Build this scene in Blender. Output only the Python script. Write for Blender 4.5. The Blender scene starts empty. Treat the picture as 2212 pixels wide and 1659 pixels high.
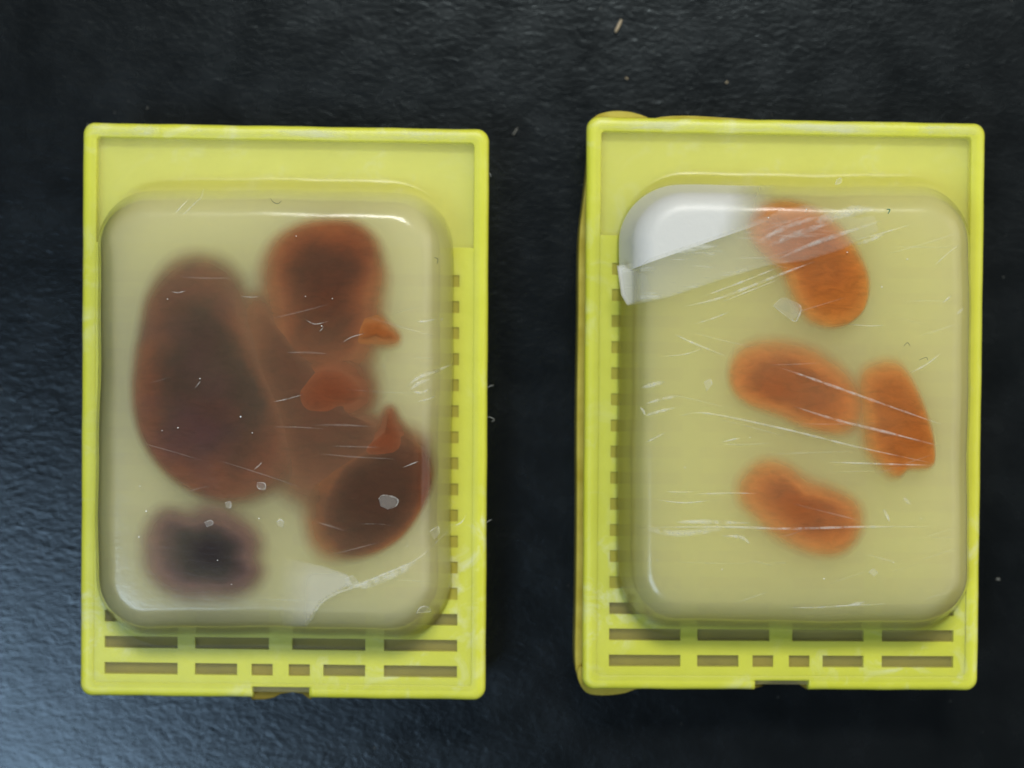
import bpy, bmesh, math, random
import numpy as np
from mathutils import Vector

# ------------------------------------------------------------------ camera, world, lamps
S = bpy.context.scene
MM = 0.001
CAM_H, RIM_Z, FIELD_W = 126.0, 6.0, 71.4           # millimetres

cam_d = bpy.data.cameras.new('camera')
cam = bpy.data.objects.new('camera', cam_d)
S.collection.objects.link(cam)
cam.location = (0, 0, CAM_H * MM)
cam_d.sensor_fit = 'HORIZONTAL'
cam_d.sensor_width = 36
cam_d.lens = 36 * (CAM_H - RIM_Z) / FIELD_W
cam_d.clip_start = 0.005
cam_d.clip_end = 10
cam_d.dof.use_dof = True
cam_d.dof.focus_distance = (CAM_H - 10.4) * MM
cam_d.dof.aperture_fstop = 20
S.camera = cam

W = bpy.data.worlds.new('World')
S.world = W
W.use_nodes = True
W.node_tree.nodes['Background'].inputs[0].default_value = (0.80, 0.90, 1.0, 1)
W.node_tree.nodes['Background'].inputs[1].default_value = 0.06

def area(name, loc, target, sx, sy, power, col):
    l = bpy.data.lights.new(name, 'AREA')
    l.shape = 'RECTANGLE'; l.size = sx; l.size_y = sy; l.energy = power; l.color = col
    o = bpy.data.objects.new(name, l)
    o.location = loc
    o.rotation_euler = (Vector(target) - Vector(loc)).to_track_quat('-Z', 'Y').to_euler()
    S.collection.objects.link(o)
    return o
area('ceiling_lamp', (0.03, 0.38, 0.56), (0, 0, 0), 0.22, 0.10, 3.2, (1.0, 0.98, 0.92))
area('window_light', (-0.215, -0.185, 0.50), (0, 0, 0), 0.20, 0.16, 1.3, (0.58, 0.76, 1.0))

area('side_window_light', (0.62, 0.04, 0.42), (0, 0, 0), 0.75, 0.60, 2.5, (1.0, 0.97, 0.90))
S.view_settings.view_transform = 'Standard'
S.view_settings.look = 'None'
S.view_settings.exposure = -0.12
S.view_settings.gamma = 1
S.render.engine = 'CYCLES'
c = S.cycles
c.use_denoising = True
try:
    c.denoiser = 'OPENIMAGEDENOISE'
    c.denoising_input_passes = 'RGB_ALBEDO_NORMAL'
    c.denoising_prefilter = 'ACCURATE'
except Exception:
    pass
c.use_adaptive_sampling = True
c.adaptive_threshold = 0.012
c.adaptive_min_samples = 20
c.max_bounces = 16
c.diffuse_bounces = 4
c.glossy_bounces = 4
c.transmission_bounces = 8
c.volume_bounces = 12
c.transparent_max_bounces = 24
c.sample_clamp_indirect = 4
c.caustics_reflective = False
c.caustics_refractive = False

# ------------------------------------------------------------------ helpers
def P(px, py, z=RIM_Z):
    """a point of the place, in mm, seen at (px, py) of a 2212 px wide print, at height z"""
    s = FIELD_W / 2212.0 * (CAM_H - z) / (CAM_H - RIM_Z)
    return np.array([(px - 1106.0) * s, (829.5 - py) * s])

def mesh_obj(name, verts, faces, mat, parent=None, origin=(0, 0, 0), smooth=True):
    o3 = np.array(origin, float)
    v = [tuple((np.array(p, float) - o3) * MM) for p in verts]
    me = bpy.data.meshes.new(name)
    me.from_pydata(v, [], faces)
    bm = bmesh.new(); bm.from_mesh(me)
    bmesh.ops.remove_doubles(bm, verts=bm.verts, dist=1e-7)
    bmesh.ops.recalc_face_normals(bm, faces=bm.faces)
    bm.to_mesh(me); bm.free()
    for p in me.polygons: p.use_smooth = smooth
    ob = bpy.data.objects.new(name, me)
    S.collection.objects.link(ob)
    if mat: me.materials.append(mat)
    if parent is not None: ob.parent = parent
    return ob

def bake(ob, mods):
    """add modifiers and keep the evaluated mesh"""
    for f in mods: f(ob)
    dg = bpy.context.evaluated_depsgraph_get()
    me = bpy.data.meshes.new_from_object(ob.evaluated_get(dg))
    old = ob.data
    ob.modifiers.clear()
    ob.data = me
    return ob

def bevel(width, seg=2, angle=35):
    def f(ob):
        m = ob.modifiers.new('bevel', 'BEVEL'); m.width = width * MM; m.segments = seg
        m.limit_method = 'ANGLE'; m.angle_limit = math.radians(angle)
    return f

def rounded_rect(hx, hy, r, side=26, arc=14):
    """points (ccw) of a rounded rectangle around 0, same count whatever the size"""
    r = max(r, 0.02)
    pts = []
    cs = [(hx - r, hy - r, 0), (-hx + r, hy - r, 90), (-hx + r, -hy + r, 180), (hx - r, -hy + r, 270)]
    for k, (cx, cy, a0) in enumerate(cs):
        for i in range(arc + 1):
            a = math.radians(a0 + 90 * i / arc)
            pts.append((cx + r * math.cos(a), cy + r * math.sin(a)))
        nx, ny, na = cs[(k + 1) % 4]
        a = math.radians(na)
        e = np.array([nx + r * math.cos(a), ny + r * math.sin(a)]); s = np.array(pts[-1])
        for i in range(1, side):
            pts.append(tuple(s + (e - s) * i / side))
    return np.array(pts)

def loft(rings, cap_start=False, cap_end=False, closed_profile=False):
    """rings: list of (n,3) arrays"""
    n = len(rings[0])
    verts = [tuple(p) for r in rings for p in r]
    faces = []
    m = len(rings)
    for k in range(m if closed_profile else m - 1):
        a, b = k * n, ((k + 1) % m) * n
        for i in range(n):
            j = (i + 1) % n
            faces.append((a + i, a + j, b + j, b + i))
    if cap_start: faces.append(tuple(range(n)))
    if cap_end: faces.append(tuple(range((m - 1) * n, m * n)))
    return verts, faces

def catmull(pts, n=80, closed=True):
    pts = np.array(pts, float); k = len(pts)
    out = []
    segs = k if closed else k - 1
    per = max(2, n // segs)
    for i in range(segs):
        if closed:
            p0, p1, p2, p3 = pts[(i - 1) % k], pts[i], pts[(i + 1) % k], pts[(i + 2) % k]
        else:
            p0, p1, p2, p3 = pts[max(i - 1, 0)], pts[i], pts[i + 1], pts[min(i + 2, k - 1)]
        for t in np.arange(per) / per:
            out.append(0.5 * ((2 * p1) + (-p0 + p2) * t + (2 * p0 - 5 * p1 + 4 * p2 - p3) * t**2 + (-p0 + 3 * p1 - 3 * p2 + p3) * t**3))
    if not closed: out.append(pts[-1])
    return np.array(out)

# ------------------------------------------------------------------ materials
class NT:
    def __init__(self, name):
        self.m = bpy.data.materials.new(name); self.m.use_nodes = True
        self.t = self.m.node_tree; self.t.nodes.clear()
        self.out = self.n('ShaderNodeOutputMaterial')
    def n(self, typ, **kw):
        nd = self.t.nodes.new(typ)
        for k, v in kw.items():
            if k.startswith('_'): setattr(nd, k[1:], v)
        return nd
    def l(self, a, b): self.t.links.new(a, b)
    def coord(self, scale=(1, 1, 1), rot=(0, 0, 0), kind='Object'):
        tc = self.n('ShaderNodeTexCoord'); mp = self.n('ShaderNodeMapping')
        mp.inputs['Scale'].default_value = scale; mp.inputs['Rotation'].default_value = rot
        self.l(tc.outputs[kind], mp.inputs['Vector'])
        return mp.outputs['Vector']
    def noise(self, vec, scale, detail=3, rough=0.55, dist=0):
        nd = self.n('ShaderNodeTexNoise')
        nd.inputs['Scale'].default_value = scale; nd.inputs['Detail'].default_value = detail
        nd.inputs['Roughness'].default_value = rough; nd.inputs['Distortion'].default_value = dist
        if vec is not None: self.l(vec, nd.inputs['Vector'])
        return nd.outputs['Fac']
    def ramp(self, fac, stops):
        r = self.n('ShaderNodeValToRGB'); e = r.color_ramp.elements
        while len(e) > len(stops): e.remove(e[-1])
        while len(e) < len(stops): e.new(0.5)
        for el, (p, col) in zip(e, stops):
            el.position = p
            el.color = (*col, 1) if isinstance(col, tuple) else (col, col, col, 1)
        self.l(fac, r.inputs['Fac'])
        return r.outputs['Color']
    def mix(self, fac, a, b, blend='MIX'):
        m = self.n('ShaderNodeMix', _data_type='RGBA', _blend_type=blend)
        for s, v in ((m.inputs['Factor'], fac), (m.inputs['A'], a), (m.inputs['B'], b)):
            if isinstance(v, (float, int)): s.default_value = v
            elif isinstance(v, tuple): s.default_value = (*v, 1)
            else: self.l(v, s)
        return m.outputs['Result']
    def math(self, op, a, b=0.0):
        m = self.n('ShaderNodeMath', _operation=op)
        for s, v in ((m.inputs[0], a), (m.inputs[1], b)):
            if isinstance(v, (float, int)): s.default_value = v
            else: self.l(v, s)
        return m.outputs[0]
    def bump(self, h, strength, dist, prev=None):
        b = self.n('ShaderNodeBump'); b.inputs['Strength'].default_value = strength; b.inputs['Distance'].default_value = dist
        self.l(h, b.inputs['Height'])
        if prev is not None: self.l(prev, b.inputs['Normal'])
        return b.outputs['Normal']
    def bsdf(self, color, rough, normal=None, **kw):
        b = self.n('ShaderNodeBsdfPrincipled')
        for s, v in ((b.inputs['Base Color'], color), (b.inputs['Roughness'], rough)):
            if isinstance(v, tuple): s.default_value = (*v, 1)
            elif isinstance(v, (float, int)): s.default_value = v
            else: self.l(v, s)
        if normal is not None: self.l(normal, b.inputs['Normal'])
        for k, v in kw.items():
            b.inputs[k.replace('_', ' ')].default_value = v
        return b.outputs[0]
    def attr(self, name):
        a = self.n('ShaderNodeAttribute'); a.attribute_name = name
        return a.outputs['Fac']
    def surf(self, s): self.l(s, self.out.inputs['Surface']); return self.m

def mat_table():
    t = NT('black_grained_laminate')
    v1 = t.coord((1, 1.7, 1), (0, 0, math.radians(-12)))
    big = t.noise(v1, 760, 2, 0.5, 0.6)
    v2 = t.coord((1, 1.5, 1), (0, 0, math.radians(14)))
    mid = t.noise(v2, 1900, 3, 0.55, 0.4)
    fine = t.noise(t.coord(), 5200, 2, 0.5)
    h = t.math('ADD', t.math('MULTIPLY', big, 0.9), t.math('MULTIPLY', mid, 0.75))
    h = t.math('ADD', h, t.math('MULTIPLY', fine, 0.10))
    nrm = t.bump(h, 1.0, 0.000027)
    mot = t.noise(t.coord(), 90, 3)
    col = t.ramp(mot, [(0.35, (0.0022, 0.0028, 0.0030)), (0.7, (0.0045, 0.0052, 0.0056))])
    rg = t.ramp(t.noise(t.coord(), 300, 3), [(0.3, 0.22), (0.7, 0.29)])
    s_ = t.bsdf(col, rg, nrm, Specular_IOR_Level=0.5)
    for nd in t.t.nodes:
        if nd.type == 'BSDF_PRINCIPLED': nd.inputs['Specular Tint'].default_value = (0.78, 0.93, 1.0, 1)
    return t.surf(s_)

def mat_plastic():
    t = NT('yellow_plastic')
    n1 = t.noise(t.coord(), 220, 4, 0.6)
    col = t.mix(t.ramp(n1, [(0.35, 0.0), (0.7, 1.0)]), (0.665, 0.680, 0.052), (0.725, 0.74, 0.078))
    # thin smears of white wax left on the plastic
    sm = t.noise(t.coord((1, 1, 0.6)), 420, 5, 0.65, 0.8)
    sm2 = t.noise(t.coord(), 110, 2)
    f = t.math('MULTIPLY', t.ramp(sm, [(0.52, 0.0), (0.68, 1.0)]), t.ramp(sm2, [(0.42, 0.0), (0.62, 0.65)]))
    col = t.mix(f, col, (0.80, 0.82, 0.48))
    nrm = t.bump(t.noise(t.coord(), 1800, 3), 0.25, 0.00006)
    nrm = t.bump(sm, 0.35, 0.00008, nrm)
    b = t.bsdf(col, 0.42, nrm, Subsurface_Weight=0.35, Subsurface_Scale=0.0012)
    for nd in t.t.nodes:
        if nd.type == 'BSDF_PRINCIPLED': nd.inputs['Subsurface Radius'].default_value = (1.0, 0.95, 0.35)
    return t.surf(b)

def mat_wax_volume(name, density, color, rough, warm):
    t = NT(name)
    st = t.noise(t.coord((1, 5, 1), (0, 0, math.radians(14))), 700, 4, 0.6)
    gr = t.noise(t.coord(), 2600, 3, 0.6)
    big = t.noise(t.coord(), 170, 2)
    nrm = t.bump(gr, 0.3, 0.00002)
    nrm = t.bump(st, 0.30, 0.00003, nrm)
    nrm = t.bump(big, 0.35, 0.00015, nrm)
    gl = t.n('ShaderNodeBsdfGlossy')
    sx = t.n('ShaderNodeSeparateXYZ'); t.l(t.coord(), sx.inputs[0])
    mr = t.n('ShaderNodeMapRange')                   # the film poured over the plate set matt, the moulded block glossy
    for k, v in ((1, 0.006032), (2, 0.00609), (3, 0.45), (4, rough)): mr.inputs[k].default_value = v
    t.l(sx.outputs[2], mr.inputs[0]); t.l(mr.outputs[0], gl.inputs['Roughness'])
    t.l(nrm, gl.inputs['Normal'])
    tr = t.n('ShaderNodeBsdfTransparent')
    fr = t.n('ShaderNodeFresnel'); fr.inputs['IOR'].default_value = 1.44
    t.l(nrm, fr.inputs['Normal'])
    mx = t.n('ShaderNodeMixShader')
    mr2 = t.n('ShaderNodeMapRange')
    for k, v in ((1, 0.006032), (2, 0.00609), (3, 0.35), (4, 1.0)): mr2.inputs[k].default_value = v
    t.l(sx.outputs[2], mr2.inputs[0])
    t.l(t.math('MULTIPLY', fr.outputs[0], mr2.outputs[0]), mx.inputs[0]); t.l(tr.outputs[0], mx.inputs[1]); t.l(gl.outputs[0], mx.inputs[2])
    t.l(mx.outputs[0], t.out.inputs['Surface'])
    v = t.n('ShaderNodeVolumePrincipled')
    v.inputs['Color'].default_value = (*color, 1)
    v.inputs['Density'].default_value = density
    v.inputs['Anisotropy'].default_value = -0.05
    v.inputs['Absorption Color'].default_value = (*warm, 1)
    t.l(v.outputs[0], t.out.inputs['Volume'])
    return t.m

def mat_plug(name, a, b):
    t = NT(name)
    n = t.noise(t.coord(), 500, 3)
    col = t.mix(t.ramp(n, [(0.3, 0.0), (0.7, 1.0)]), a, b)
    return t.surf(t.bsdf(col, 0.5, None, Specular_IOR_Level=0.08))

def mat_tissue(name, rim, mid, core, purple=None):
    t = NT(name)
    r = t.attr('rim')
    n = t.noise(t.coord(), 170, 4, 0.6, 0.5)
    n2 = t.noise(t.coord(), 900, 3, 0.6)
    f = t.math('ADD', r, t.math('MULTIPLY', t.math('SUBTRACT', n, 0.5), 1.1))
    col = t.ramp(f, [(0.05, core), (0.45, mid), (0.9, rim)])
    if purple:
        p = t.ramp(t.noise(t.coord(), 150, 2), [(0.45, 0.0), (0.65, 0.8)])
        col = t.mix(p, col, purple)
    fib = t.noise(t.coord((1, 2.6, 1), (0, 0, 0.7)), 650, 5, 0.68, 0.8)
    col = t.mix(1.0, col, t.ramp(fib, [(0.30, 0.76), (0.50, 1.0), (0.72, 1.16)]), 'MULTIPLY')
    nrm = t.bump(n2, 0.5, 0.0002)
    b = t.bsdf(col, 0.7, nrm, Specular_IOR_Level=0.03)
    a = t.math('ADD', t.attr('body'), t.math('MULTIPLY', t.math('SUBTRACT', n, 0.5), 0.25))
    a = t.ramp(a, [(0.04, 0.0), (0.30, 0.22), (0.62, 0.72), (0.95, 1.0)])       # thin, see-through margin
    tr = t.n('ShaderNodeBsdfTransparent'); mx = t.n('ShaderNodeMixShader')
    t.l(a, mx.inputs[0]); t.l(tr.outputs[0], mx.inputs[1]); t.l(b, mx.inputs[2])
    return t.surf(mx.outputs[0])

def mat_white_wax(name, alpha_from=None, col=(0.70, 0.70, 0.64), streak=None, base_alpha=1.0, rough=0.4, floor=0.0):
    t = NT(name)
    n = t.noise(t.coord(), 350, 4, 0.6)
    cc = t.mix(n, tuple(x * 0.93 for x in col), col)
    nrm = t.bump(t.noise(t.coord(), 1700, 3), 0.3, 0.00006)
    b = t.bsdf(cc, rough, nrm)
    fac = None
    if alpha_from: fac = t.attr(alpha_from)
    if streak:
        rot, stretch, lo, hi, sc = streak
        s = t.noise(t.coord((1, stretch, 1), (0, 0, math.radians(rot))), sc, 5, 0.65, 0.3)
        s = t.ramp(s, [(lo, 0.0), (hi, 1.0)])
        if floor: s = t.math('MAXIMUM', s, floor)
        fac = s if fac is None else t.math('MULTIPLY', fac, s)
    if fac is None and base_alpha >= 1.0: return t.surf(b)
    if fac is None:
        fac = t.math('MULTIPLY', 1.0, base_alpha)
    else:
        fac = t.math('MULTIPLY', fac, base_alpha)
    tr = t.n('ShaderNodeBsdfTransparent'); mx = t.n('ShaderNodeMixShader')
    t.l(fac, mx.inputs[0]); t.l(tr.outputs[0], mx.inputs[1]); t.l(b, mx.inputs[2])
    return t.surf(mx.outputs[0])

def mat_plain(name, a, b, rough=0.6, scale=900):
    t = NT(name)
    col = t.mix(t.noise(t.coord(), scale, 3), a, b)
    return t.surf(t.bsdf(col, rough))

M_TABLE = mat_table()
M_YELLOW = mat_plastic()
M_WAX = mat_wax_volume('translucent_paraffin', 640, (1.0, 0.885, 0.48), 0.19, (1.0, 0.75, 0.42))
M_WAX_PALE = mat_wax_volume('pale_translucent_paraffin', 640, (1.0, 0.895, 0.53), 0.19, (1.0, 0.78, 0.5))
M_PLUG = mat_plug('amber_wax_in_slot', (0.17, 0.135, 0.006), (0.24, 0.19, 0.010))
M_PLUG2 = mat_plug('bright_amber_wax_in_slot', (0.25, 0.19, 0.016), (0.31, 0.24, 0.022))
M_PLUG3 = mat_plug('amber_wax_under_block', (0.38, 0.335, 0.028), (0.46, 0.41, 0.040))
M_LEDGE = mat_plug('amber_wax_ledge', (0.26, 0.19, 0.025), (0.36, 0.28, 0.05))
M_FLASH = mat_plug('thin_wax_film', (0.40, 0.32, 0.035), (0.55, 0.47, 0.09))
M_WHITE = mat_white_wax('milky_white_wax', 'fade')
M_HAZE = mat_white_wax('whitened_wax', 'fade', (0.70, 0.68, 0.58), None, 0.42)
M_SCRAPE = mat_white_wax('scraped_wax', 'fade', (0.80, 0.81, 0.70), (-19, 9, 0.42, 0.70, 240), 0.72, 0.3, 0.42)
M_SCRATCH = mat_white_wax('scratched_wax', 'fade', (0.85, 0.86, 0.78), (0, 1, 0.30, 0.62, 1500), 0.44, 0.3)
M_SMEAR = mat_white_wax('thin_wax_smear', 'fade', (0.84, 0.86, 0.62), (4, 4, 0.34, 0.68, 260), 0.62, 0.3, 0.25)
M_FLAKE = mat_white_wax('wax_shaving', None, (0.80, 0.80, 0.72), None, 0.09, 0.25)
M_SPECK = mat_plain('white_wax_speck', (0.72, 0.73, 0.66), (0.88, 0.88, 0.82), 0.35)
M_LINT = mat_plain('pale_lint', (0.35, 0.36, 0.33), (0.5, 0.5, 0.46))
M_TAN = mat_plain('dry_tan_fibre', (0.42, 0.33, 0.20), (0.55, 0.45, 0.30))
M_HAIR = mat_plain('dark_hair', (0.03, 0.05, 0.03), (0.06, 0.07, 0.05))

# ------------------------------------------------------------------ table
table = mesh_obj('tabletop', [(-450, -450, 0), (450, -450, 0), (450, 450, 0), (-450, 450, 0)], [(0, 1, 2, 3)], M_TABLE, smooth=False)
table['kind'] = 'structure'

# ------------------------------------------------------------------ profile of the moulded wax block
WAX_Z = 6.03
def make_profile(height):
    pr = []
    rf = 1.3
    for a in np.linspace(0, 72, 10):                 # concave foot
        pr.append((rf * math.sin(math.radians(a)), WAX_Z + rf * (1 - math.cos(math.radians(a)))))
    re = 1.7
    d0, z0 = pr[-1]
    top = WAX_Z + height
    a0 = 72
    zc = top - re
    z1 = zc + re * math.cos(math.radians(a0))
    d1 = d0 + (z1 - z0) / math.tan(math.radians(a0))
    cx = d1 + re * math.sin(math.radians(a0))
    for t in np.linspace(0.2, 0.8, 4): pr.append((d0 + (d1 - d0) * t, z0 + (z1 - z0) * t))
    for a in np.linspace(72, 3, 14):
        pr.append((cx - re * math.sin(math.radians(a)), zc + re * math.cos(math.radians(a))))
    d, z = pr[-1]
    pr += [(d + 1.2, z + 0.03), (d + 3.0, z + 0.05), (d + 5.5, z + 0.06), (d + 7.8, z + 0.065)]
    return pr

class Cassette:
    def __init__(self, label, corners, block_center, block_half, corner_r, height, seed):
        self.rng = random.Random(seed)
        self.c = [P(*p) for p in corners]             # TL, TR, BR, BL
        cen = sum(self.c) / 4
        self.o = np.array([cen[0], cen[1], 0.0])
        self.root = bpy.data.objects.new('tissue_cassette', None)
        self.root.empty_display_size = 0.01
        S.collection.objects.link(self.root)
        self.root.location = self.o * MM
        self.root['label'] = label
        self.root['category'] = 'tissue cassette'
        self.root['group'] = 'yellow cassettes lying on the black table'
        self.w = (np.linalg.norm(self.c[1] - self.c[0]) + np.linalg.norm(self.c[2] - self.c[3])) / 2
        self.h = (np.linalg.norm(self.c[3] - self.c[0]) + np.linalg.norm(self.c[2] - self.c[1])) / 2
        self.bc = P(*block_center); self.bh = block_half; self.cr = corner_r
        self.prof = make_profile(height)
        self.pd = np.array([p[0] for p in self.prof]); self.pz = np.array([p[1] for p in self.prof])
        self.top = self.pz[-1]

    def uv(self, u, v):
        a = self.c[0] * (1 - u) + self.c[1] * u
        b = self.c[3] * (1 - u) + self.c[2] * u
        return a * (1 - v) + b * v
    def loc(self, x, y):                              # local mm, x right, y up, from the middle
        return self.uv(0.5 + x / self.w, 0.5 - y / self.h)
    def add(self, name, verts, faces, mat, parent=None, smooth=True):
        return mesh_obj(name, verts, faces, mat, parent or self.root, self.o, smooth)
    def box(self, name, u0, u1, v0, v1, z0, z1, mat, bev=0.0, parent=None):
        q = [self.uv(u0, v1), self.uv(u1, v1), self.uv(u1, v0), self.uv(u0, v0)]
        vs = [(*p, z0) for p in q] + [(*p, z1) for p in q]
        fs = [(3, 2, 1, 0), (4, 5, 6, 7)] + [(i, (i + 1) % 4, (i + 1) % 4 + 4, i + 4) for i in range(4)]
        ob = self.add(name, vs, fs, mat, parent, smooth=False)
        if bev: bake(ob, [bevel(bev, 2)])
        return ob
    def prism(self, name, outline, z0, z1, mat, bev=0.1, parent=None):
        n = len(outline)
        vs = [(*p, z0) for p in outline] + [(*p, z1) for p in outline]
        fs = [tuple(range(n))[::-1], tuple(range(n, 2 * n))] + [(i, (i + 1) % n, (i + 1) % n + n, i + n) for i in range(n)]
        ob = self.add(name, vs, fs, mat, parent, smooth=False)
        if bev: bake(ob, [bevel(bev, 2, 50)])
        return ob

    # ---- the plastic
    def frame(self, notch):
        # (inset, z) of the wall section, a closed loop
        sec = [(0.95, 0.0), (0.32, 2.5), (0.16, 4.6), (0.03, 5.35), (0.05, 5.72), (0.17, 5.91), (0.36, 6.0), (0.62, 6.02), (0.86, 6.0), (0.97, 5.992), (1.03, 5.978), (1.04, 5.93), (1.045, 5.8), (1.05, 3.0), (1.5, 0.0)]
        rings = []
        wob = [self.rng.uniform(0, 6.28) for _ in range(6)]
        for ins, z in sec:
            pts = rounded_rect(self.w / 2 - ins, self.h / 2 - ins, max(0.85 - ins * 0.55, 0.12), side=60, arc=8)
            out = []
            for i, (x, y) in enumerate(pts):
                k = 0.012 * (math.sin(0.9 * x + wob[0]) + math.sin(0.7 * y + wob[1]) + 0.6 * math.sin(2.1 * x + 1.7 * y + wob[2])) * (1 if ins < 0.8 else 0.4)
                s = 1 + k / 20.0
                zz = z + (0.002 * math.sin(0.6 * x + 0.5 * y + wob[3]) if z > 5 else 0)
                out.append((*self.loc(x * s, y * s), zz))
            rings.append(np.array(out))
        v, f = loft(rings, closed_profile=True)
        ob = self.add('frame', v, f, M_YELLOW)
        u0, u1, v0 = notch
        cut = self.box('cutter', u0, u1, v0, 1.05, 2.2, 8, None)
        def boo(o):
            m = o.modifiers.new('b', 'BOOLEAN'); m.object = cut; m.operation = 'DIFFERENCE'; m.solver = 'EXACT'
        bpy.context.view_layer.update()
        bake(ob, [boo])
        bpy.data.objects.remove(cut)
        for p in ob.data.polygons: p.use_smooth = True
        return ob

    def plate(self, du, notch, cols, last_row, v_first, dv, hv, rows):
        iu, iv = 1.0 / self.w, 1.0 / self.h           # one millimetre
        recess_v = v_first - dv * (rows - 1) - 0.048
        us = {0.9 * iu, 1 - 0.9 * iu, notch[0], notch[1]}; vs = {recess_v, 1 - 0.9 * iv, notch[2]}
        holes = []
        for r in range(rows):
            a = v_first - dv * r
            for (p, q) in (last_row if r == 0 else cols):
                holes.append((p + du, q + du, a, a + hv, r)); us |= {p + du, q + du}; vs |= {a, a + hv}
        us, vs = sorted(us), sorted(vs)
        def solid(i, j):
            if i < 0 or j < 0 or i >= len(us) - 1 or j >= len(vs) - 1: return False
            cu, cv = (us[i] + us[i + 1]) / 2, (vs[j] + vs[j + 1]) / 2
            if notch[0] < cu < notch[1] and cv > notch[2]: return False
            return not any(p < cu < q and a < cv < b for p, q, a, b, _ in holes)
        zt, zb = 5.975, 4.7
        verts, faces, idx = [], [], {}
        def V(i, j, k):
            key = (i, j, k)
            if key not in idx:
                idx[key] = len(verts); verts.append((*self.uv(us[i], vs[j]), zt if k else zb))
            return idx[key]
        for i in range(len(us) - 1):
            for j in range(len(vs) - 1):
                if not solid(i, j): continue
                faces.append((V(i, j + 1, 1), V(i + 1, j + 1, 1), V(i + 1, j, 1), V(i, j, 1)))
                faces.append((V(i, j, 0), V(i + 1, j, 0), V(i + 1, j + 1, 0), V(i, j + 1, 0)))
                if not solid(i - 1, j): faces.append((V(i, j, 1), V(i, j, 0), V(i, j + 1, 0), V(i, j + 1, 1)))
                if not solid(i + 1, j): faces.append((V(i + 1, j + 1, 1), V(i + 1, j + 1, 0), V(i + 1, j, 0), V(i + 1, j, 1)))
                if not solid(i, j - 1): faces.append((V(i + 1, j, 1), V(i + 1, j, 0), V(i, j, 0), V(i, j, 1)))
                if not solid(i, j + 1): faces.append((V(i, j + 1, 1), V(i, j + 1, 0), V(i + 1, j + 1, 0), V(i + 1, j + 1, 1)))
        pl = self.add('perforated_plate', verts, faces, M_YELLOW, smooth=False)
        for (p, q, a, b, r) in holes:
            e = 0.0006
            small = r == 0 and (q - p) < 0.08
            self.box('wax_plug', p - e, q + e, a - e, b + e, 4.5, (5.5 if not small else 5.65) if r < 3 else 5.88, M_PLUG2 if small else (M_PLUG if r < 3 else M_PLUG3), parent=pl)
        # the sloping writing panel behind the hollow at the far end
        q = [(self.uv(iu, recess_v), 5.16), (self.uv(1 - iu, recess_v), 5.16), (self.uv(1 - iu, iv), 5.10), (self.uv(iu, iv), 5.10)]
        vs_ = [(*p, z) for p, z in q] + [(*p, z - 0.9) for p, z in q]
        fs_ = [(0, 1, 2, 3), (7, 6, 5, 4)] + [(i, i + 4, (i + 1) % 4 + 4, (i + 1) % 4) for i in range(4)]
        self.add('writing_panel', vs_, fs_, M_YELLOW, smooth=False)
        return pl

    # ---- the wax
    def block_ring(self, d, z, wob=0.0):
        foot = self.pd[9]
        hx = self.bh[0] - d if d > foot else self.bh[0] - foot + (foot - d) * 0.06    # a tighter foot along the sides
        pts = rounded_rect(hx, self.bh[1] - d, max(self.cr - d * 0.85, 0.6))
        th = self.tilt
        out = []
        for x, y in pts:
            wx = wob * (math.sin(0.35 * y + self.ph[0]) + 0.5 * math.sin(0.9 * y + self.ph[1]))
            wy = wob * (math.sin(0.4 * x + self.ph[2]) + 0.5 * math.sin(1.1 * x + self.ph[3]))
            X = x * math.cos(th) - (y) * math.sin(th); Y = x * math.sin(th) + y * math.cos(th)
            out.append((self.bc[0] + X + wx, self.bc[1] + Y + wy, z))
        return np.array(out)
    def surface_z(self, x, y):
        th = -self.tilt
        dx, dy = x - self.bc[0], y - self.bc[1]
        lx = dx * math.cos(th) - dy * math.sin(th); ly = dx * math.sin(th) + dy * math.cos(th)
        hx, hy, r = self.bh[0], self.bh[1], self.cr
        qx, qy = abs(lx) - hx + r, abs(ly) - hy + r
        d = -(min(max(qx, qy), 0) + math.hypot(max(qx, 0), max(qy, 0)) - r)
        return float(np.interp(d, self.pd, self.pz)), d
    def wax(self, tilt, mat):
        self.tilt = tilt
        self.ph = [self.rng.uniform(0, 6.28) for _ in range(4)]
        R = []
        for ins, z in ((0.42, 2.2), (0.42, 5.6), (0.44, 5.965), (0.50, 5.985), (0.57, 6.0), (0.74, WAX_Z - 0.003), (0.86, WAX_Z), (1.0, WAX_Z)):
            pts = rounded_rect(self.w / 2 - ins, self.h / 2 - ins, max(0.7 - ins * 0.4, 0.2))
            R.append(np.array([(*self.loc(x, y), z) for x, y in pts]))
        for d, z in self.prof: R.append(self.block_ring(d, z, 0.05))
        v, f = loft(R, cap_start=True, cap_end=True)
        self.block = self.add('wax_block', v, f, mat)
        return self.block
    def surf_pt(self, px, py, lift=0.02, zguess=None):
        z = zguess or self.top
        for _ in range(6):
            x, y = P(px, py, z)
            zz, d = self.surface_z(x, y)
            z = 0.5 * z + 0.5 * zz
        x, y = P(px, py, z)
        zz, d = self.surface_z(x, y)
        return np.array([x, y, max(zz, self.top - 1.3) + lift])

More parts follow.
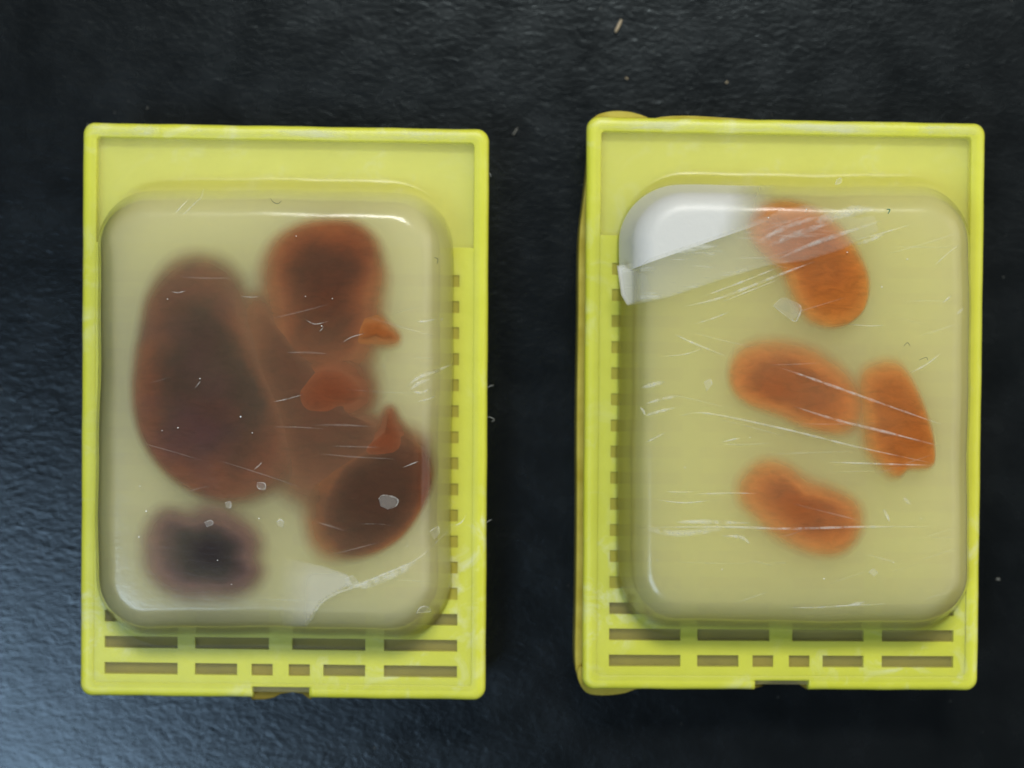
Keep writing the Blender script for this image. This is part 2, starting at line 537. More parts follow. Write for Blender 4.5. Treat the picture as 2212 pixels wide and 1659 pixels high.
    def tissue(self, outline, depth, thick, mat, slope=(0, 0), feather=1.1, crisp=(0, 0), name='tissue_piece', rough=0.1):
        """outline traced as seen; depth = how far its top lies under the cut face; feather = width in mm of the thin margin,
        narrower on the side that crisp points to"""
        z0 = self.top - depth
        pts = catmull([P(px, py, z0) for px, py in outline], 84)
        cen = pts.mean(0)
        n = len(pts)
        tg = np.roll(pts, -1, 0) - np.roll(pts, 1, 0)
        nrm = np.stack([tg[:, 1], -tg[:, 0]], 1); nrm /= np.linalg.norm(nrm, axis=1)[:, None] + 1e-9
        if np.mean(np.sum(nrm * (pts - cen), 1)) < 0: nrm = -nrm
        for _ in range(6): nrm = (nrm + np.roll(nrm, 1, 0) + np.roll(nrm, -1, 0)) / 3
        feather = min(feather, 1.5 * float(np.min(np.linalg.norm(pts - cen, axis=1))))
        cl = math.hypot(*crisp)
        fw = []
        for i in range(n):
            c_ = max(0.0, float(np.dot(nrm[i], crisp))) if cl > 0 else 0.0
            fw.append(feather * (1 - min(0.82, c_)))
        fw = np.array(fw)
        rad = np.linalg.norm(pts - cen, axis=1)[:, None]
        outer = pts + nrm * (fw * 0.6)[:, None]
        inner = cen + (pts - cen) * np.clip(1 - 0.45 * fw[:, None] / rad, 0.35, 1)
        ph = [self.rng.uniform(0, 6.28) for _ in range(4)]
        def ring(base, s, z):
            r = []
            for p in base:
                q = cen + (p - cen) * s
                zz = z + slope[0] * (q[0] - cen[0]) + slope[1] * (q[1] - cen[1])
                zz += rough * math.sin(0.9 * q[0] + ph[0]) * math.sin(1.1 * q[1] + ph[1]) * (1 - s * 0.6)
                r.append((q[0], q[1], min(zz, self.surface_z(q[0], q[1])[0] - 0.08)))
            return np.array(r)
        lerp = lambda t: inner * (1 - t) + outer * t
        spec = [(inner, 0.05, z0, 0, 1), (inner, 0.3, z0 - 0.01, 0, 1), (inner, 0.5, z0 - 0.03, 0.02, 1), (inner, 0.7, z0 - 0.06, 0.18, 1), (inner, 0.86, z0 - 0.1, 0.4, 1), (inner, 1.0, z0 - 0.17, 0.62, 0.98)]
        for t in (0.2, 0.4, 0.6, 0.8, 0.93, 1.0):
            spec.append((lerp(t), 1.0, z0 - 0.17 - 0.30 * t * t, 0.62 + 0.38 * t, 1.0 - t))
        low = z0 - max(thick, 0.9)
        spec += [(lerp(0.5), 1.0, z0 - 0.75, 1.0, 0.0), (inner, 0.95, low + 0.2, 1, 0.5), (inner, 0.6, low, 1, 1), (inner, 0.1, low, 1, 1)]
        rings = [ring(b_, s_, z_) for b_, s_, z_, _, _ in spec]
        v, f = loft(rings, True, True)
        me = bpy.data.meshes.new(name)
        me.from_pydata([tuple((np.array(p) - self.o) * MM) for p in v], [], f)
        for key, col in (('rim', 3), ('body', 4)):
            at = me.attributes.new(key, 'FLOAT', 'POINT')
            for k, sp in enumerate(spec):
                for i in range(n): at.data[k * n + i].value = sp[col]
        me.materials.append(mat)
        for p in me.polygons: p.use_smooth = True
        bm = bmesh.new(); bm.from_mesh(me); bmesh.ops.recalc_face_normals(bm, faces=bm.faces); bm.to_mesh(me); bm.free()
        ob = bpy.data.objects.new(name, me); S.collection.objects.link(ob); ob.parent = self.block
        return ob

    def ribbon(self, pts, w, name='scratch', mat=None, lift=0.012, fade_ends=True, ridge=0.03, jag=0.25):
        line = catmull(pts, max(10, 6 * len(pts)), closed=False)
        m = len(line); vs, fs, fade = [], [], []
        P3 = [self.surf_pt(px, py, lift) for px, py in line]
        for i in range(m):
            a, b = P3[max(i - 1, 0)], P3[min(i + 1, m - 1)]
            t = (b - a)[:2]; t = t / (np.linalg.norm(t) + 1e-9); nn = np.array([-t[1], t[0]])
            u = i / (m - 1)
            ww = w * (0.35 + 0.65 * math.sin(math.pi * u)) * self.rng.uniform(1 - jag, 1 + jag) / 2
            p = P3[i]
            vs += [(*(p[:2] + nn * ww), p[2]), (p[0], p[1], p[2] + ridge), (*(p[:2] - nn * ww), p[2])]
            e = min(1, 3.2 * min(u, 1 - u) + 0.12) if fade_ends else 1.0
            fade += [0.35 * e, e, 0.35 * e]
        for i in range(m - 1):
            k = 3 * i
            fs += [(k, k + 3, k + 4, k + 1), (k + 1, k + 4, k + 5, k + 2)]
        return self.raw(name, vs, fs, mat or M_SCRATCH, fade)
    def raw(self, name, vs, fs, mat, fade=None, parent=None):
        me = bpy.data.meshes.new(name)
        me.from_pydata([tuple((np.array(p) - self.o) * MM) for p in vs], [], fs)
        if fade is not None:
            at = me.attributes.new('fade', 'FLOAT', 'POINT')
            for i, x in enumerate(fade): at.data[i].value = x
        me.materials.append(mat)
        for p in me.polygons: p.use_smooth = True
        ob = bpy.data.objects.new(name, me); S.collection.objects.link(ob); ob.parent = parent or self.block
        return ob
    def patch(self, name, outline, mat, fade_fn=None, lift=0.015, step=6, thick=0.0):
        """a skin that follows the surface of the block inside an outline (as seen), fine grid clipped to it"""
        poly = np.array(outline, float)
        x0, y0 = poly.min(0); x1, y1 = poly.max(0)
        bm = bmesh.new()
        nx, ny = int((x1 - x0) / step) + 2, int((y1 - y0) / step) + 2
        g = [[bm.verts.new((x0 + i * step, y0 + j * step, 0)) for i in range(nx)] for j in range(ny)]
        for j in range(ny - 1):
            for i in range(nx - 1): bm.faces.new((g[j][i], g[j][i + 1], g[j + 1][i + 1], g[j + 1][i]))
        # clip by a general outline: snap the border vertices onto it
        def inside(p):
            c_ = False; k = len(poly)
            for a in range(k):
                (ax, ay), (bx, by) = poly[a], poly[(a + 1) % k]
                if (ay > p[1]) != (by > p[1]) and p[0] < (bx - ax) * (p[1] - ay) / (by - ay) + ax: c_ = not c_
            return c_
        def near(p):
            best = None
            for a in range(len(poly)):
                A, B = poly[a], poly[(a + 1) % len(poly)]
                t = np.clip(np.dot(p - A, B - A) / (np.dot(B - A, B - A) + 1e-9), 0, 1)
                q = A + t * (B - A); dd = np.linalg.norm(p - q)
                if best is None or dd < best[0]: best = (dd, q)
            return best
        drop = []
        for v in bm.verts:
            p = np.array(v.co[:2])
            if not inside(p):
                dd, q = near(p)
                if dd < step * 1.45: v.co.x, v.co.y = q
                else: drop.append(v)
        bmesh.ops.delete(bm, geom=drop, context='VERTS')
        bmesh.ops.dissolve_degenerate(bm, edges=bm.edges, dist=0.05)
        bm.verts.ensure_lookup_table()
        ed = []
        for v in bm.verts:
            ed.append(near(np.array(v.co[:2]))[0])
        vs = []; fade = []
        for v, e in zip(bm.verts, ed):
            px, py = v.co.x, v.co.y
            vs.append(tuple(self.surf_pt(px, py, lift + min(e / 12, 1) * thick)))
            fade.append(fade_fn(px, py, e) if fade_fn else min(1, e / 8))
        bm.verts.index_update()
        fs = [tuple(v.index for v in f.verts) for f in bm.faces]
        bm.free()
        return self.raw(name, vs, fs, mat, fade)
    def flake(self, outline, thick=0.10, name='wax_flake', mat=None, lift=0.0):
        pts = [self.surf_pt(px, py, lift) for px, py in outline]
        cen = sum(pts) / len(pts)
        n = len(pts)
        top = [p + np.array([0, 0, thick * self.rng.uniform(0.8, 1.3)]) for p in pts]
        top = [cen + (t - cen) * np.array([0.9, 0.9, 1]) for t in top]
        vs = [tuple(p) for p in pts] + [tuple(p) for p in top]
        fs = [tuple(range(n))[::-1], tuple(range(n, 2 * n))] + [(i, (i + 1) % n, (i + 1) % n + n, i + n) for i in range(n)]
        ob = mesh_obj(name, vs, fs, mat or M_FLAKE, self.block, self.o, smooth=False)
        if mat is None:
            k = self.rng.randint(2, n)
            edge = [outline[i % n] for i in range(k + 1)]
            rb = self.ribbon(edge, 0.13, 'flake_edge', M_SCRATCH, lift=thick + 0.02, fade_ends=False)
            rb.parent = self.block
        return ob
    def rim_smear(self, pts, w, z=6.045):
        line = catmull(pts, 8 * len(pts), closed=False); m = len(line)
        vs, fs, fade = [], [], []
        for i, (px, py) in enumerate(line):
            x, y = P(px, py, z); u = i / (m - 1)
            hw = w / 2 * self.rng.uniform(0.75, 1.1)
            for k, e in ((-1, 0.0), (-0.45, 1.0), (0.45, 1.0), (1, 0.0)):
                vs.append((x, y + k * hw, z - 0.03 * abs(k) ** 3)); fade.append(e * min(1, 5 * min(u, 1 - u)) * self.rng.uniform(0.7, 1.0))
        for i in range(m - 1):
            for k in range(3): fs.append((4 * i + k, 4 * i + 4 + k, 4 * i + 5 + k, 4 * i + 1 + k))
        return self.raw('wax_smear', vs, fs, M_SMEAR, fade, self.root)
    def specks(self, spots, lo=2.0, hi=4.0):
        for px, py in spots:
            r = self.rng.uniform(lo, hi); k = self.rng.randint(4, 6); a0 = self.rng.uniform(0, 6)
            st = self.rng.uniform(0.35, 1.0)
            self.flake([(px + r * math.cos(a0 + 6.283 * i / k) * self.rng.uniform(0.6, 1.2), py + st * r * math.sin(a0 + 6.283 * i / k) * self.rng.uniform(0.6, 1.2)) for i in range(k)],
                       0.05, 'wax_speck', M_SPECK)
    def film(self, name, outline, z0, z1, mat, bev=0.25):
        """wax that ran over the outside of the frame"""
        return self.prism(name, [np.array(p) for p in catmull([P(px, py, z1) for px, py in outline], 60)], z0, z1, mat, bev)

COLS = [(.0615, .2415), (.284, .466), (.523, .703), (.749, .929)]
LAST = [(.0615, .2415), (.284, .388), (.4235, .4755), (.515, .567), (.600, .703), (.749, .929)]

# ------------------------------------------------------------------ left cassette: large dark brown tissue
L = Cassette('yellow plastic cassette whose wax block holds large dark brown tissue pieces',
             [(177, 262), (1057, 277), (1049, 1514), (171, 1504)], (596, 891), (13.5, 16.55), 5.0, 4.4, 3)
NL = (.4255, .566, .980)
L.frame(NL)
L.plate(0.0, NL, COLS, LAST, .940, .0455, .0205, 16)
L.wax(math.radians(-0.5), M_WAX_PALE)
L.prism('notch_ledge', [P(x, y, 4.9) for x, y in [(541, 1478), (672, 1478), (672, 1513), (664, 1508), (652, 1499), (630, 1496), (606, 1500), (590, 1508), (570, 1512), (541, 1512)]], 2.6, 4.9, M_LEDGE, 0.15)

T_BROWN = mat_tissue('dark_brown_tissue', (0.215, 0.062, 0.025), (0.165, 0.046, 0.020), (0.060, 0.026, 0.017), (0.085, 0.028, 0.028))
T_RUST = mat_tissue('rust_brown_tissue', (0.34, 0.088, 0.020), (0.225, 0.052, 0.015), (0.100, 0.027, 0.012))
T_DEEP = mat_tissue('maroon_tissue', (0.32, 0.075, 0.014), (0.120, 0.030, 0.012), (0.070, 0.021, 0.010))
T_MID = mat_tissue('red_brown_tissue', (0.22, 0.058, 0.019), (0.175, 0.044, 0.016), (0.120, 0.031, 0.014))
T_RED = mat_tissue('reddish_tissue', (0.26, 0.060, 0.017), (0.24, 0.052, 0.015), (0.22, 0.047, 0.013))
T_PURPLE = mat_tissue('purple_black_tissue', (0.19, 0.072, 0.060), (0.075, 0.027, 0.032), (0.016, 0.007, 0.010))
T_SPOT = mat_tissue('bright_orange_tissue', (0.42, 0.120, 0.016), (0.38, 0.100, 0.014), (0.34, 0.085, 0.012))
# one mass: lobes that join in the middle
L.tissue([(540, 640), (600, 690), (690, 750), (770, 760), (800, 830), (795, 900), (850, 940), (850, 1000), (790, 1060), (700, 1090), (620, 1060), (570, 960), (540, 860), (520, 740)], 0.20, 2.6, T_MID, (0.0, 0.0), 2.4, rough=0.02)
L.tissue([(420, 556), (468, 566), (502, 600), (522, 650), (548, 700), (575, 755), (596, 815), (622, 880), (638, 950), (622, 1018), (578, 1060), (510, 1080), (432, 1068), (364, 1026), (312, 958), (290, 880), (291, 790), (305, 700), (320, 640), (348, 594), (382, 566)],
         0.13, 3.2, T_BROWN, (-0.008, -0.012), 1.9, (-0.45, -0.35), rough=0.03)
L.tissue([(700, 478), (765, 482), (808, 518), (824, 580), (818, 640), (812, 700), (795, 760), (750, 815), (680, 835), (615, 800), (590, 725), (580, 650), (572, 585), (594, 525), (642, 490)],
         0.13, 3.0, T_RUST, (0.008, 0.012), 1.9, (0.1, 0.5), rough=0.03)
L.tissue([(770, 690), (812, 680), (838, 700), (863, 731), (842, 742), (800, 742), (760, 735)], 0.11, 1.4, T_SPOT, (0.0, 0), 1.1, (0.4, 0), rough=0.01)
L.tissue([(640, 800), (690, 770), (750, 778), (790, 815), (804, 852), (786, 882), (740, 905), (690, 925), (630, 905), (610, 850)], 0.10, 2.0, T_RED, (0.0, 0.0), 2.0, (0.2, 0.0), rough=0.01)
L.tissue([(842, 876), (860, 905), (880, 945), (870, 1000), (820, 1010), (775, 985), (800, 940), (830, 905)], 0.12, 1.6, T_RED, (0.0, 0.0), 1.3, (0.2, 0.3), rough=0.01)
L.tissue([(800, 950), (860, 932), (905, 945), (926, 985), (930, 1040), (912, 1095), (868, 1158), (806, 1196), (740, 1206), (690, 1180), (672, 1125), (684, 1050), (720, 990), (760, 962)],
         0.11, 3.0, T_DEEP, (0.0, 0.0), 2.0, (0.6, -0.5), rough=0.02)
L.tissue([(318, 1148), (346, 1108), (400, 1112), (462, 1098), (520, 1130), (556, 1166), (552, 1210), (560, 1246), (512, 1280), (446, 1288), (385, 1284), (330, 1248), (314, 1200)], 0.17, 2.6, T_PURPLE, (0.02, 0.0), 1.7)
L.tissue([(424, 1150), (460, 1130), (496, 1142), (524, 1174), (516, 1210), (530, 1244), (490, 1262), (446, 1240), (412, 1226), (420, 1186)], 0.11, 1.4, T_PURPLE, (0.0, 0.0), 1.3)

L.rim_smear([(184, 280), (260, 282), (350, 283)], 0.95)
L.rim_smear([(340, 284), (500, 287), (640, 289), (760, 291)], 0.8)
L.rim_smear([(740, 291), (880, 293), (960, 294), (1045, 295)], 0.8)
# whitened wax along the chipped lower edge
def fade_chip(px, py, e):
    return max(0.0, min(1, (px - 600) / 75)) * max(0, min(1, (py - 1190) / 60)) * min(1, e / 3)
L.patch('whitened_chip', [(600, 1200), (700, 1222), (752, 1240), (762, 1262), (722, 1284), (694, 1302), (676, 1330), (660, 1356), (610, 1356), (590, 1290)], M_HAZE, fade_chip)
L.ribbon([(655, 1362), (676, 1332), (693, 1304), (724, 1283), (765, 1268), (830, 1240), (905, 1205), (972, 1140)], 0.22, lift=0.02, ridge=0.06)
L.ribbon([(748, 1262), (790, 1262), (850, 1240), (900, 1212)], 0.6, lift=0.02)
L.ribbon([(880, 835), (905, 815), (940, 802), (978, 788)], 0.28, ridge=0.07)
L.ribbon([(886, 842), (905, 828), (930, 818)], 0.3, ridge=0.07)
L.ribbon([(892, 846), (912, 848), (926, 840)], 0.25, ridge=0.07)
L.ribbon([(900, 868), (925, 862), (940, 855)], 0.12)
L.ribbon([(900, 694), (918, 694), (945, 688)], 0.16)
L.ribbon([(395, 465), (420, 440), (452, 412)], 0.12)
L.ribbon([(378, 462), (392, 446), (408, 430)], 0.12)
L.ribbon([(985, 1128), (1000, 1120), (1012, 1100)], 0.12)
for a in [[(370, 630), (385, 632), (402, 628)], [(520, 640), (545, 642), (560, 640)], [(420, 840), (428, 830), (434, 822)], [(548, 1015), (560, 1005), (566, 998)],
          [(690, 716), (696, 710), (699, 704)], [(660, 690), (680, 700), (710, 694)], [(740, 740), (760, 728), (790, 720)], [(590, 868), (620, 862), (655, 852)], [(870, 1010), (890, 1002), (905, 996)]]:
    L.ribbon(a, 0.10)
# shavings that stuck to the face
for o in [[(818, 1078), (826, 1070), (846, 1072), (860, 1080), (854, 1094), (836, 1100), (822, 1094)],
          [(598, 1128), (606, 1122), (614, 1128), (612, 1140), (600, 1136)], [(441, 1128), (456, 1124), (460, 1132), (446, 1138)],
          [(486, 1086), (498, 1084), (498, 1096), (488, 1096)], [(556, 1042), (572, 1044), (572, 1056), (558, 1054)],
          [(900, 1324), (908, 1312), (922, 1310), (930, 1320)], [(744, 1252), (762, 1244), (774, 1258), (758, 1272), (746, 1266)],
          [(928, 1148), (946, 1138), (950, 1152), (938, 1166)]]:
    L.flake(o, 0.07)
L.specks([(718, 645), (695, 704), (432, 818), (268, 738), (362, 646), (302, 1050), (316, 1104), (385, 924), (520, 900), (545, 935), (640, 510), (660, 640), (830, 790), (880, 1180), (955, 690), (350, 930), (470, 1210), (500, 1262), (560, 1120), (300, 1160)], 1.6, 3.2)

# ------------------------------------------------------------------ right cassette: four orange pieces
R_ = Cassette('yellow cassette whose wax block has four small orange tissue pieces and a milky corner',
              [(1267, 250), (2131, 265), (2114, 1494), (1257, 1491)], (1711, 879), (13.38, 16.5), 5.0, 4.4, 8)
NR = (.436, .572, .982)
R_.frame(NR)
R_.plate(0.006, NR, COLS, LAST, .938, .0455, .0205, 16)
R_.wax(math.radians(-0.35), M_WAX)
R_.prism('notch_ledge', [P(x, y, 4.9) for x, y in [(1626, 1464), (1752, 1464), (1752, 1492), (1740, 1488), (1722, 1476), (1700, 1470), (1675, 1472), (1650, 1482), (1626, 1489)]], 2.6, 4.9, M_LEDGE, 0.15)
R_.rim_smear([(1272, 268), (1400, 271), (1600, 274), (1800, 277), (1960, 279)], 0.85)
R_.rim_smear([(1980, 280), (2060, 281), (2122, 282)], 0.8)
# wax that ran down the outside
R_.film('wax_film', [(1278, 290), (1262, 420), (1251, 520), (1249, 700), (1246, 900), (1246, 1100), (1244, 1300), (1242, 1420), (1248, 1462), (1268, 1480), (1285, 1450), (1285, 900), (1288, 500), (1292, 300)], 0.6, 4.2, M_FLASH)
R_.film('wax_film', [(1252, 1440), (1248, 1466), (1266, 1496), (1300, 1503), (1345, 1499), (1372, 1490), (1400, 1482), (1390, 1470), (1300, 1474), (1275, 1450)], 1.0, 4.8, M_FLASH)
R_.film('wax_film', [(1276, 268), (1288, 249), (1318, 240), (1352, 240), (1380, 246), (1402, 256), (1390, 268), (1330, 268)], 1.5, 5.5, M_FLASH)
R_.film('wax_film', [(1410, 266), (1420, 254), (1480, 250), (1560, 254), (1640, 260), (1660, 268), (1540, 272)], 2.0, 5.5, M_FLASH, 0.15)

T_OR = mat_tissue('orange_tissue', (0.66, 0.235, 0.032), (0.56, 0.160, 0.020), (0.46, 0.120, 0.016))
T_OR2 = mat_tissue('burnt_orange_tissue', (0.62, 0.195, 0.030), (0.53, 0.138, 0.020), (0.36, 0.080, 0.014))
R_.tissue([(1640, 452), (1700, 440), (1758, 456), (1808, 490), (1848, 540), (1874, 600), (1870, 660), (1840, 694), (1800, 704), (1757, 689), (1724, 645), (1692, 580), (1644, 530), (1624, 490)], 0.12, 2.4, T_OR, (0.03, -0.01), 1.1, (0.6, -0.5))
R_.tissue([(1580, 800), (1604, 760), (1660, 744), (1728, 750), (1788, 780), (1836, 824), (1858, 872), (1848, 915), (1806, 930), (1742, 918), (1684, 894), (1616, 866), (1586, 838)], 0.25, 2.6, T_OR2, (0.0, -0.02), 1.5, (-0.5, -0.2))
R_.tissue([(1878, 798), (1918, 785), (1950, 797), (1985, 850), (2010, 920), (2019, 970), (2014, 1006), (1966, 1012), (1941, 1028), (1916, 1012), (1882, 974), (1872, 930), (1870, 870), (1866, 826)], 0.13, 2.2, T_OR, (0.03, -0.02), 1.3, (0.75, -0.3))
R_.tissue([(1606, 1042), (1642, 1006), (1690, 1010), (1740, 1040), (1800, 1064), (1848, 1094), (1858, 1132), (1842, 1172), (1800, 1192), (1742, 1184), (1684, 1156), (1636, 1110), (1608, 1078)], 0.25, 2.6, T_OR2, (0.02, 0.0), 1.5, (0.1, -0.2))

# the milky corner: wax that has come away from the block and turned white
def fade_white(px, py, e):
    edge = min(1.0, e / 2.0)
    right = 1 - max(0, min(1, (px - 1575 + (py - 440) * 0.2) / 85.0))
    return edge * (right ** 1.2) * 0.97
def unP(x, y, z):
    k = FIELD_W / 2212.0 * (CAM_H - z) / (CAM_H - RIM_Z)
    return x / k + 1106.0, 829.5 - y / k
def milky_corner(cas):
    rings = []
    for k in range(9, len(cas.prof)):
        d, z = cas.prof[k]
        rings.append(cas.block_ring(d - 0.03, z + 0.025, 0.05))
        if k + 1 < len(cas.prof) and cas.prof[k + 1][0] - d > 1.0:
            d2, z2 = cas.prof[k + 1]
            for t in (0.25, 0.5, 0.75): rings.append(cas.block_ring(d + (d2 - d) * t - 0.03, z + (z2 - z) * t + 0.025, 0.05))
    v, f = loft(rings)
    bm = bmesh.new()
    bv = [bm.verts.new(p) for p in v]
    for q in f: bm.faces.new([bv[i] for i in q])
    A, B = P(1337, 590, cas.top), P(1672, 474, cas.top)
    n = np.array([-(B - A)[1], (B - A)[0]]); n = n / np.linalg.norm(n)
    for j, (pt, nr) in enumerate([(A, n), (P(1690, 400, cas.top), np.array([-1.0, 0.0]))]):
        bmesh.ops.bisect_plane(bm, geom=bm.verts[:] + bm.edges[:] + bm.faces[:], dist=1e-5, plane_co=(pt[0], pt[1], 8), plane_no=(nr[0], nr[1], 0), clear_inner=True)
    bm.verts.ensure_lookup_table(); bm.verts.index_update()
    vs, fade = [], []
    for w in bm.verts:
        vs.append(tuple(w.co))
        px, py = unP(*w.co)
        fade.append(0.97 * max(0.0, 1 - max(0, min(1, (px - 1570 + (py - 440) * 0.3) / 100.0))) ** 1.2)
    fs = [tuple(w.index for w in q.verts) for q in bm.faces]
    bm.free()
    return cas.raw('milky_corner', vs, fs, M_WHITE, fade)
milky_corner(R_)
def fade_flap(px, py, e):
    if px < 1385: return min(1, e / 2) * max(0.55, 1 - (px - 1325) / 90)
    return min(1, e / 4) * max(0.35, 1 - (px - 1385) / 600)
R_.patch('scraped_flap', [(1326, 579), (1345, 574), (1400, 558), (1470, 534), (1545, 508), (1610, 485), (1680, 455), (1745, 440), (1800, 450), (1850, 470), (1890, 462), (1900, 500), (1820, 540), (1740, 565), (1660, 575), (1560, 605), (1450, 642), (1352, 663), (1336, 640)], M_SCRAPE, fade_flap, lift=0.045, thick=0.03)
def fade_end(px, py, e): return 0.75 * min(1, e / 5) * max(0.0, 1 - (px - 1335) / 75)
R_.patch('white_flap_end', [(1326, 579), (1345, 577), (1400, 590), (1410, 640), (1352, 663), (1336, 642)], M_WHITE, fade_end, lift=0.07, step=4)
for pts, w in [([(1458, 722), (1500, 742), (1570, 770)], 0.16), ([(1688, 795), (1760, 820), (1900, 870), (2036, 918)], 0.2), ([(1716, 878), (1800, 905), (1920, 935), (2032, 964)], 0.2),
               ([(1470, 898), (1530, 893), (1700, 928), (1850, 965), (2012, 1000)], 0.16), ([(1380, 1140), (1560, 1138), (1700, 1142), (1860, 1138), (2012, 1138)], 0.2),
               ([(1460, 1128), (1520, 1127), (1620, 1130)], 0.3), ([(1395, 1143), (1470, 1152), (1560, 1142)], 0.5), ([(1790, 998), (1900, 1002), (2015, 1005)], 0.14),
               ([(1965, 806), (2000, 788), (2032, 763)], 0.14), ([(2036, 655), (2045, 647), (2056, 638)], 0.14), ([(2066, 680), (2074, 672), (2082, 664)], 0.28),
               ([(1384, 838), (1405, 832), (1438, 824)], 0.34), ([(1382, 878), (1390, 888), (1394, 898)], 0.22), ([(1394, 898), (1420, 890), (1460, 880)], 0.22), ([(1395, 872), (1430, 862), (1470, 854)], 0.22),
               ([(1395, 956), (1415, 946), (1438, 934)], 0.14), ([(1480, 662), (1560, 642), (1680, 595), (1760, 565)], 0.2), ([(1520, 640), (1600, 610), (1690, 574)], 0.14), ([(1560, 652), (1620, 628), (1680, 604)], 0.1),
               ([(1680, 560), (1760, 525), (1840, 498), (1900, 478)], 0.3), ([(1660, 532), (1720, 505), (1800, 480)], 0.4), ([(1640, 520), (1700, 490), (1770, 468)], 0.35), ([(1760, 480), (1790, 470), (1840, 462)], 0.6),
               ([(1850, 528), (1880, 518), (1912, 505)], 0.3), ([(1850, 518), (1900, 505), (1965, 486)], 0.12), ([(2018, 574), (2050, 545), (2070, 530)], 0.1), ([(1800, 470), (1830, 458), (1890, 450)], 0.7),
               ([(1560, 1158), (1600, 1160), (1620, 1175)], 0.25), ([(1640, 1066), (1560, 1065), (1500, 1068)], 0.1), ([(1440, 1062), (1470, 1063), (1500, 1062)], 0.14), ([(1420, 1080), (1480, 1086), (1540, 1080)], 0.1),
               ([(1830, 1308), (1850, 1304), (1870, 1300)], 0.22), ([(1700, 1312), (1760, 1312), (1830, 1308), (1920, 1304)], 0.14), ([(1952, 1074), (1958, 1082), (1968, 1090)], 0.3), ([(1908, 1100), (1915, 1112), (1922, 1128)], 0.22),
               ([(1560, 955), (1580, 950), (1600, 946)], 0.12), ([(1500, 700), (1540, 688), (1580, 672)], 0.12), ([(1430, 770), (1480, 765), (1520, 752)], 0.08), ([(1830, 700), (1880, 704), (1912, 702)], 0.08)]:
    R_.ribbon(pts, w)
for o, th in [([(1670, 661), (1688, 645), (1706, 650), (1728, 662), (1724, 684), (1712, 693)], 0.16), ([(1792, 398), (1800, 395), (1803, 402), (1795, 405)], 0.07), ([(1876, 1236), (1886, 1229), (1896, 1238), (1888, 1246)], 0.10),
              ([(1520, 826), (1534, 820), (1538, 832), (1526, 846)], 0.06)]:
    R_.flake(o, th)
R_.specks([(1660, 470), (1742, 452), (1830, 545), (1905, 620), (1960, 560), (1480, 1010), (1560, 1230), (1780, 1250), (1990, 1120), (1620, 945), (1445, 945), (1420, 1210), (1930, 1215), (1385, 745)], 1.5, 2.8)

# fine knife lines left by the microtome
M_LINE = mat_white_wax('knife_line', 'fade', (0.82, 0.83, 0.74), (0, 1, 0.25, 0.62, 700), 0.13, 0.3)
for cas, n_, xr, yr, sl in ((R_, 34, (1400, 2030), (500, 1310), -0.01), (L, 20, (290, 900), (540, 1300), 0.04)):
    for _ in range(n_):
        x = cas.rng.uniform(*xr); y = cas.rng.uniform(*yr); ln = cas.rng.uniform(40, 190)
        a = sl + cas.rng.choice([0.0, 0.0, 0.27, -0.32]) + cas.rng.uniform(-0.03, 0.03)
        x2 = min(x + ln, xr[1] + 40)
        cas.ribbon([(x, y), ((x + x2) / 2, y + a * (x2 - x) / 2 + cas.rng.uniform(-2, 2)), (x2, y + a * (x2 - x))], cas.rng.uniform(0.05, 0.16), 'knife_line', M_LINE, ridge=0.015)
# hairs caught on the wax
def hair(cas, pts, r, mat, name='hair'):
    line = catmull(pts, 18, closed=False)
    p3 = [cas.surf_pt(px, py, 0.03) for px, py in line]
    return tube(name, p3, r, mat, cas.block, cas.o)
def tube(name, p3, r, mat, parent=None, origin=(0, 0, 0), sides=5):
    vs, fs = [], []
    m = len(p3)
    for i, p in enumerate(p3):
        a, b = p3[max(i - 1, 0)], p3[min(i + 1, m - 1)]
        t = np.array(b) - np.array(a); t = t / (np.linalg.norm(t) + 1e-9)
        s = np.cross(t, [0, 0, 1]); s = s / (np.linalg.norm(s) + 1e-9); u = np.cross(s, t)
        rr = r * (0.4 + 0.6 * math.sin(math.pi * (0.1 + 0.8 * i / (m - 1))))
        for k in range(sides):
            a_ = 6.2832 * k / sides
            vs.append(tuple(np.array(p) + rr * (math.cos(a_) * s + math.sin(a_) * u)))
    for i in range(m - 1):
        for k in range(sides):
            k2 = (k + 1) % sides
            fs.append((i * sides + k, i * sides + k2, (i + 1) * sides + k2, (i + 1) * sides + k))
    fs += [tuple(range(sides)), tuple(range((m - 1) * sides, m * sides))]
    return mesh_obj(name, vs, fs, mat, parent, origin)
hair(L, [(584, 428), (590, 436), (600, 440), (608, 434)], 0.018, M_HAIR)
hair(L, [(938, 556), (946, 560), (944, 570)], 0.018, M_HAIR)
hair(R_, [(1915, 452), (1922, 453), (1918, 462)], 0.04, mat_plain('green_fibre', (0.01, 0.16, 0.09), (0.02, 0.22, 0.12)), 'fibre')
hair(R_, [(1952, 748), (1960, 740), (1966, 748)], 0.016, M_HAIR)
hair(R_, [(1985, 778), (2000, 772), (2004, 778)], 0.016, M_HAIR)

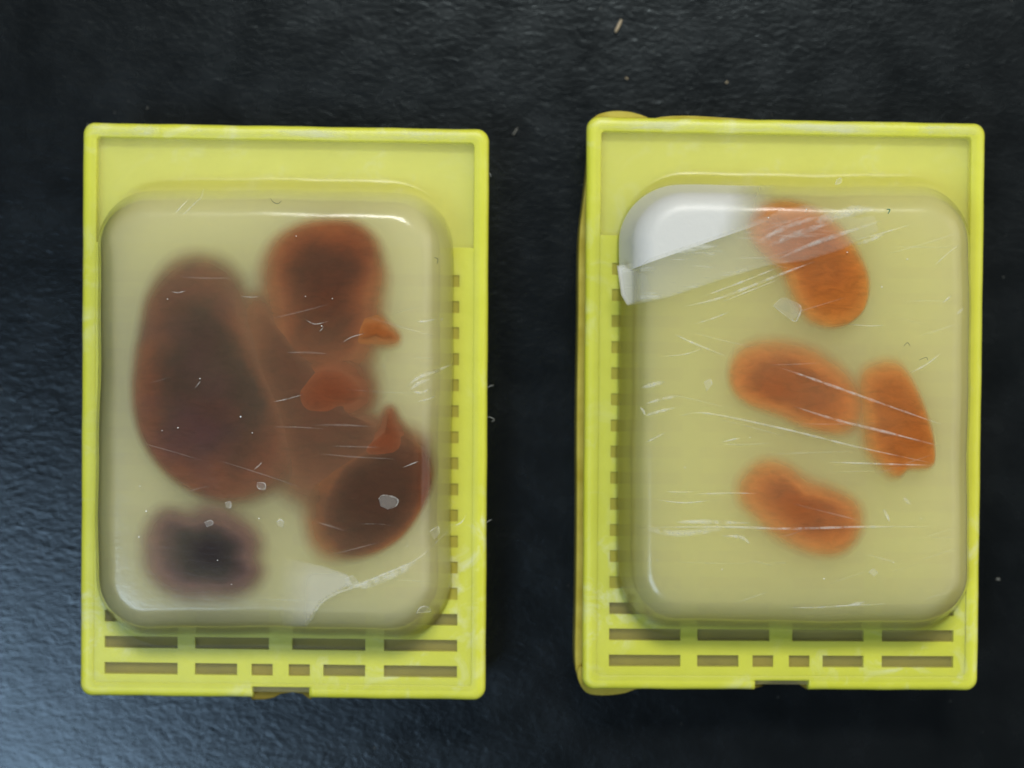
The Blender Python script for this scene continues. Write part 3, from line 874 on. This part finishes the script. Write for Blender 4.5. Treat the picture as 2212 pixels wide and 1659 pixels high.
# ------------------------------------------------------------------ lint on the table
def loose(name, pts, r, mat, label, cat, sides=5):
    line = catmull(pts, 14, closed=False)
    p2 = [P(px, py, 0.1) for px, py in line]
    o = tube(name, [(p[0], p[1], 0.12 + r) for p in p2], r, mat, None, (p2[0][0], p2[0][1], 0), sides)
    o.location = (p2[0][0] * MM, p2[0][1] * MM, 0)
    o['label'] = label; o['category'] = cat; o['group'] = 'lint lying on the black table'
    return o
loose('fibre', [(1329, 70), (1335, 58), (1342, 43)], 0.11, M_TAN, 'short tan splinter of fibre on the black table above the gap', 'fibre')
loose('lint', [(1280, 292), (1286, 284), (1293, 275)], 0.035, M_LINT, 'thin pale thread beside the upper right corner of the dark tissue cassette', 'lint')
loose('lint', [(1351, 168), (1356, 171)], 0.06, M_TAN, 'tiny tan crumb on the table above the milky cornered cassette', 'lint')
loose('lint', [(1567, 180), (1572, 176)], 0.06, M_TAN, 'tiny ochre crumb above the middle of the orange tissue cassette', 'lint')
loose('lint', [(2152, 1252), (2156, 1250), (2159, 1253)], 0.04, M_LINT, 'tiny grey crumb on the table near the right picture edge', 'lint')
loose('lint', [(1108, 292), (1113, 284), (1118, 277)], 0.035, M_LINT, 'fine pale hair lying right of the dark tissue cassette top', 'lint')

# fibres caught on the edge of the left frame
for pts in ([(1052, 838), (1058, 834), (1066, 832)], [(1050, 902), (1058, 901), (1068, 906), (1062, 911)], [(1054, 372), (1059, 376), (1060, 382)], [(1042, 1140), (1052, 1128), (1062, 1122)]):
    line = catmull(pts, 14, closed=False)
    tube('fibre', [(*P(px, py, 5.5), 5.5) for px, py in line], 0.018, M_LINT, L.root, L.o)

# scattered dust on the table, too fine to count
rng = random.Random(5)
dv, df = [], []
for _ in range(90):
    x, y = rng.uniform(-40, 40), rng.uniform(-30, 30); r = rng.uniform(0.02, 0.06); a = rng.uniform(0, 3.1); ln = rng.uniform(1, 3.5)
    b0 = len(dv)
    for (i, j) in ((-1, 0), (0, -1), (1, 0), (0, 1)):
        u, w = i * r * ln, j * r
        dv.append((x + u * math.cos(a) - w * math.sin(a), y + u * math.sin(a) + w * math.cos(a), 0.01))
    dv.append((x, y, 0.01 + r))
    df += [(b0 + k, b0 + (k + 1) % 4, b0 + 4) for k in range(4)] + [(b0 + 3, b0 + 2, b0 + 1, b0)]
M_DUST = mat_plain('grey_dust', (0.06, 0.065, 0.06), (0.14, 0.14, 0.13))
dust = mesh_obj('dust', dv, df, M_DUST, smooth=False)
dust['kind'] = 'stuff'
dust['label'] = 'fine grey dust scattered over the black table'
dust['category'] = 'dust'
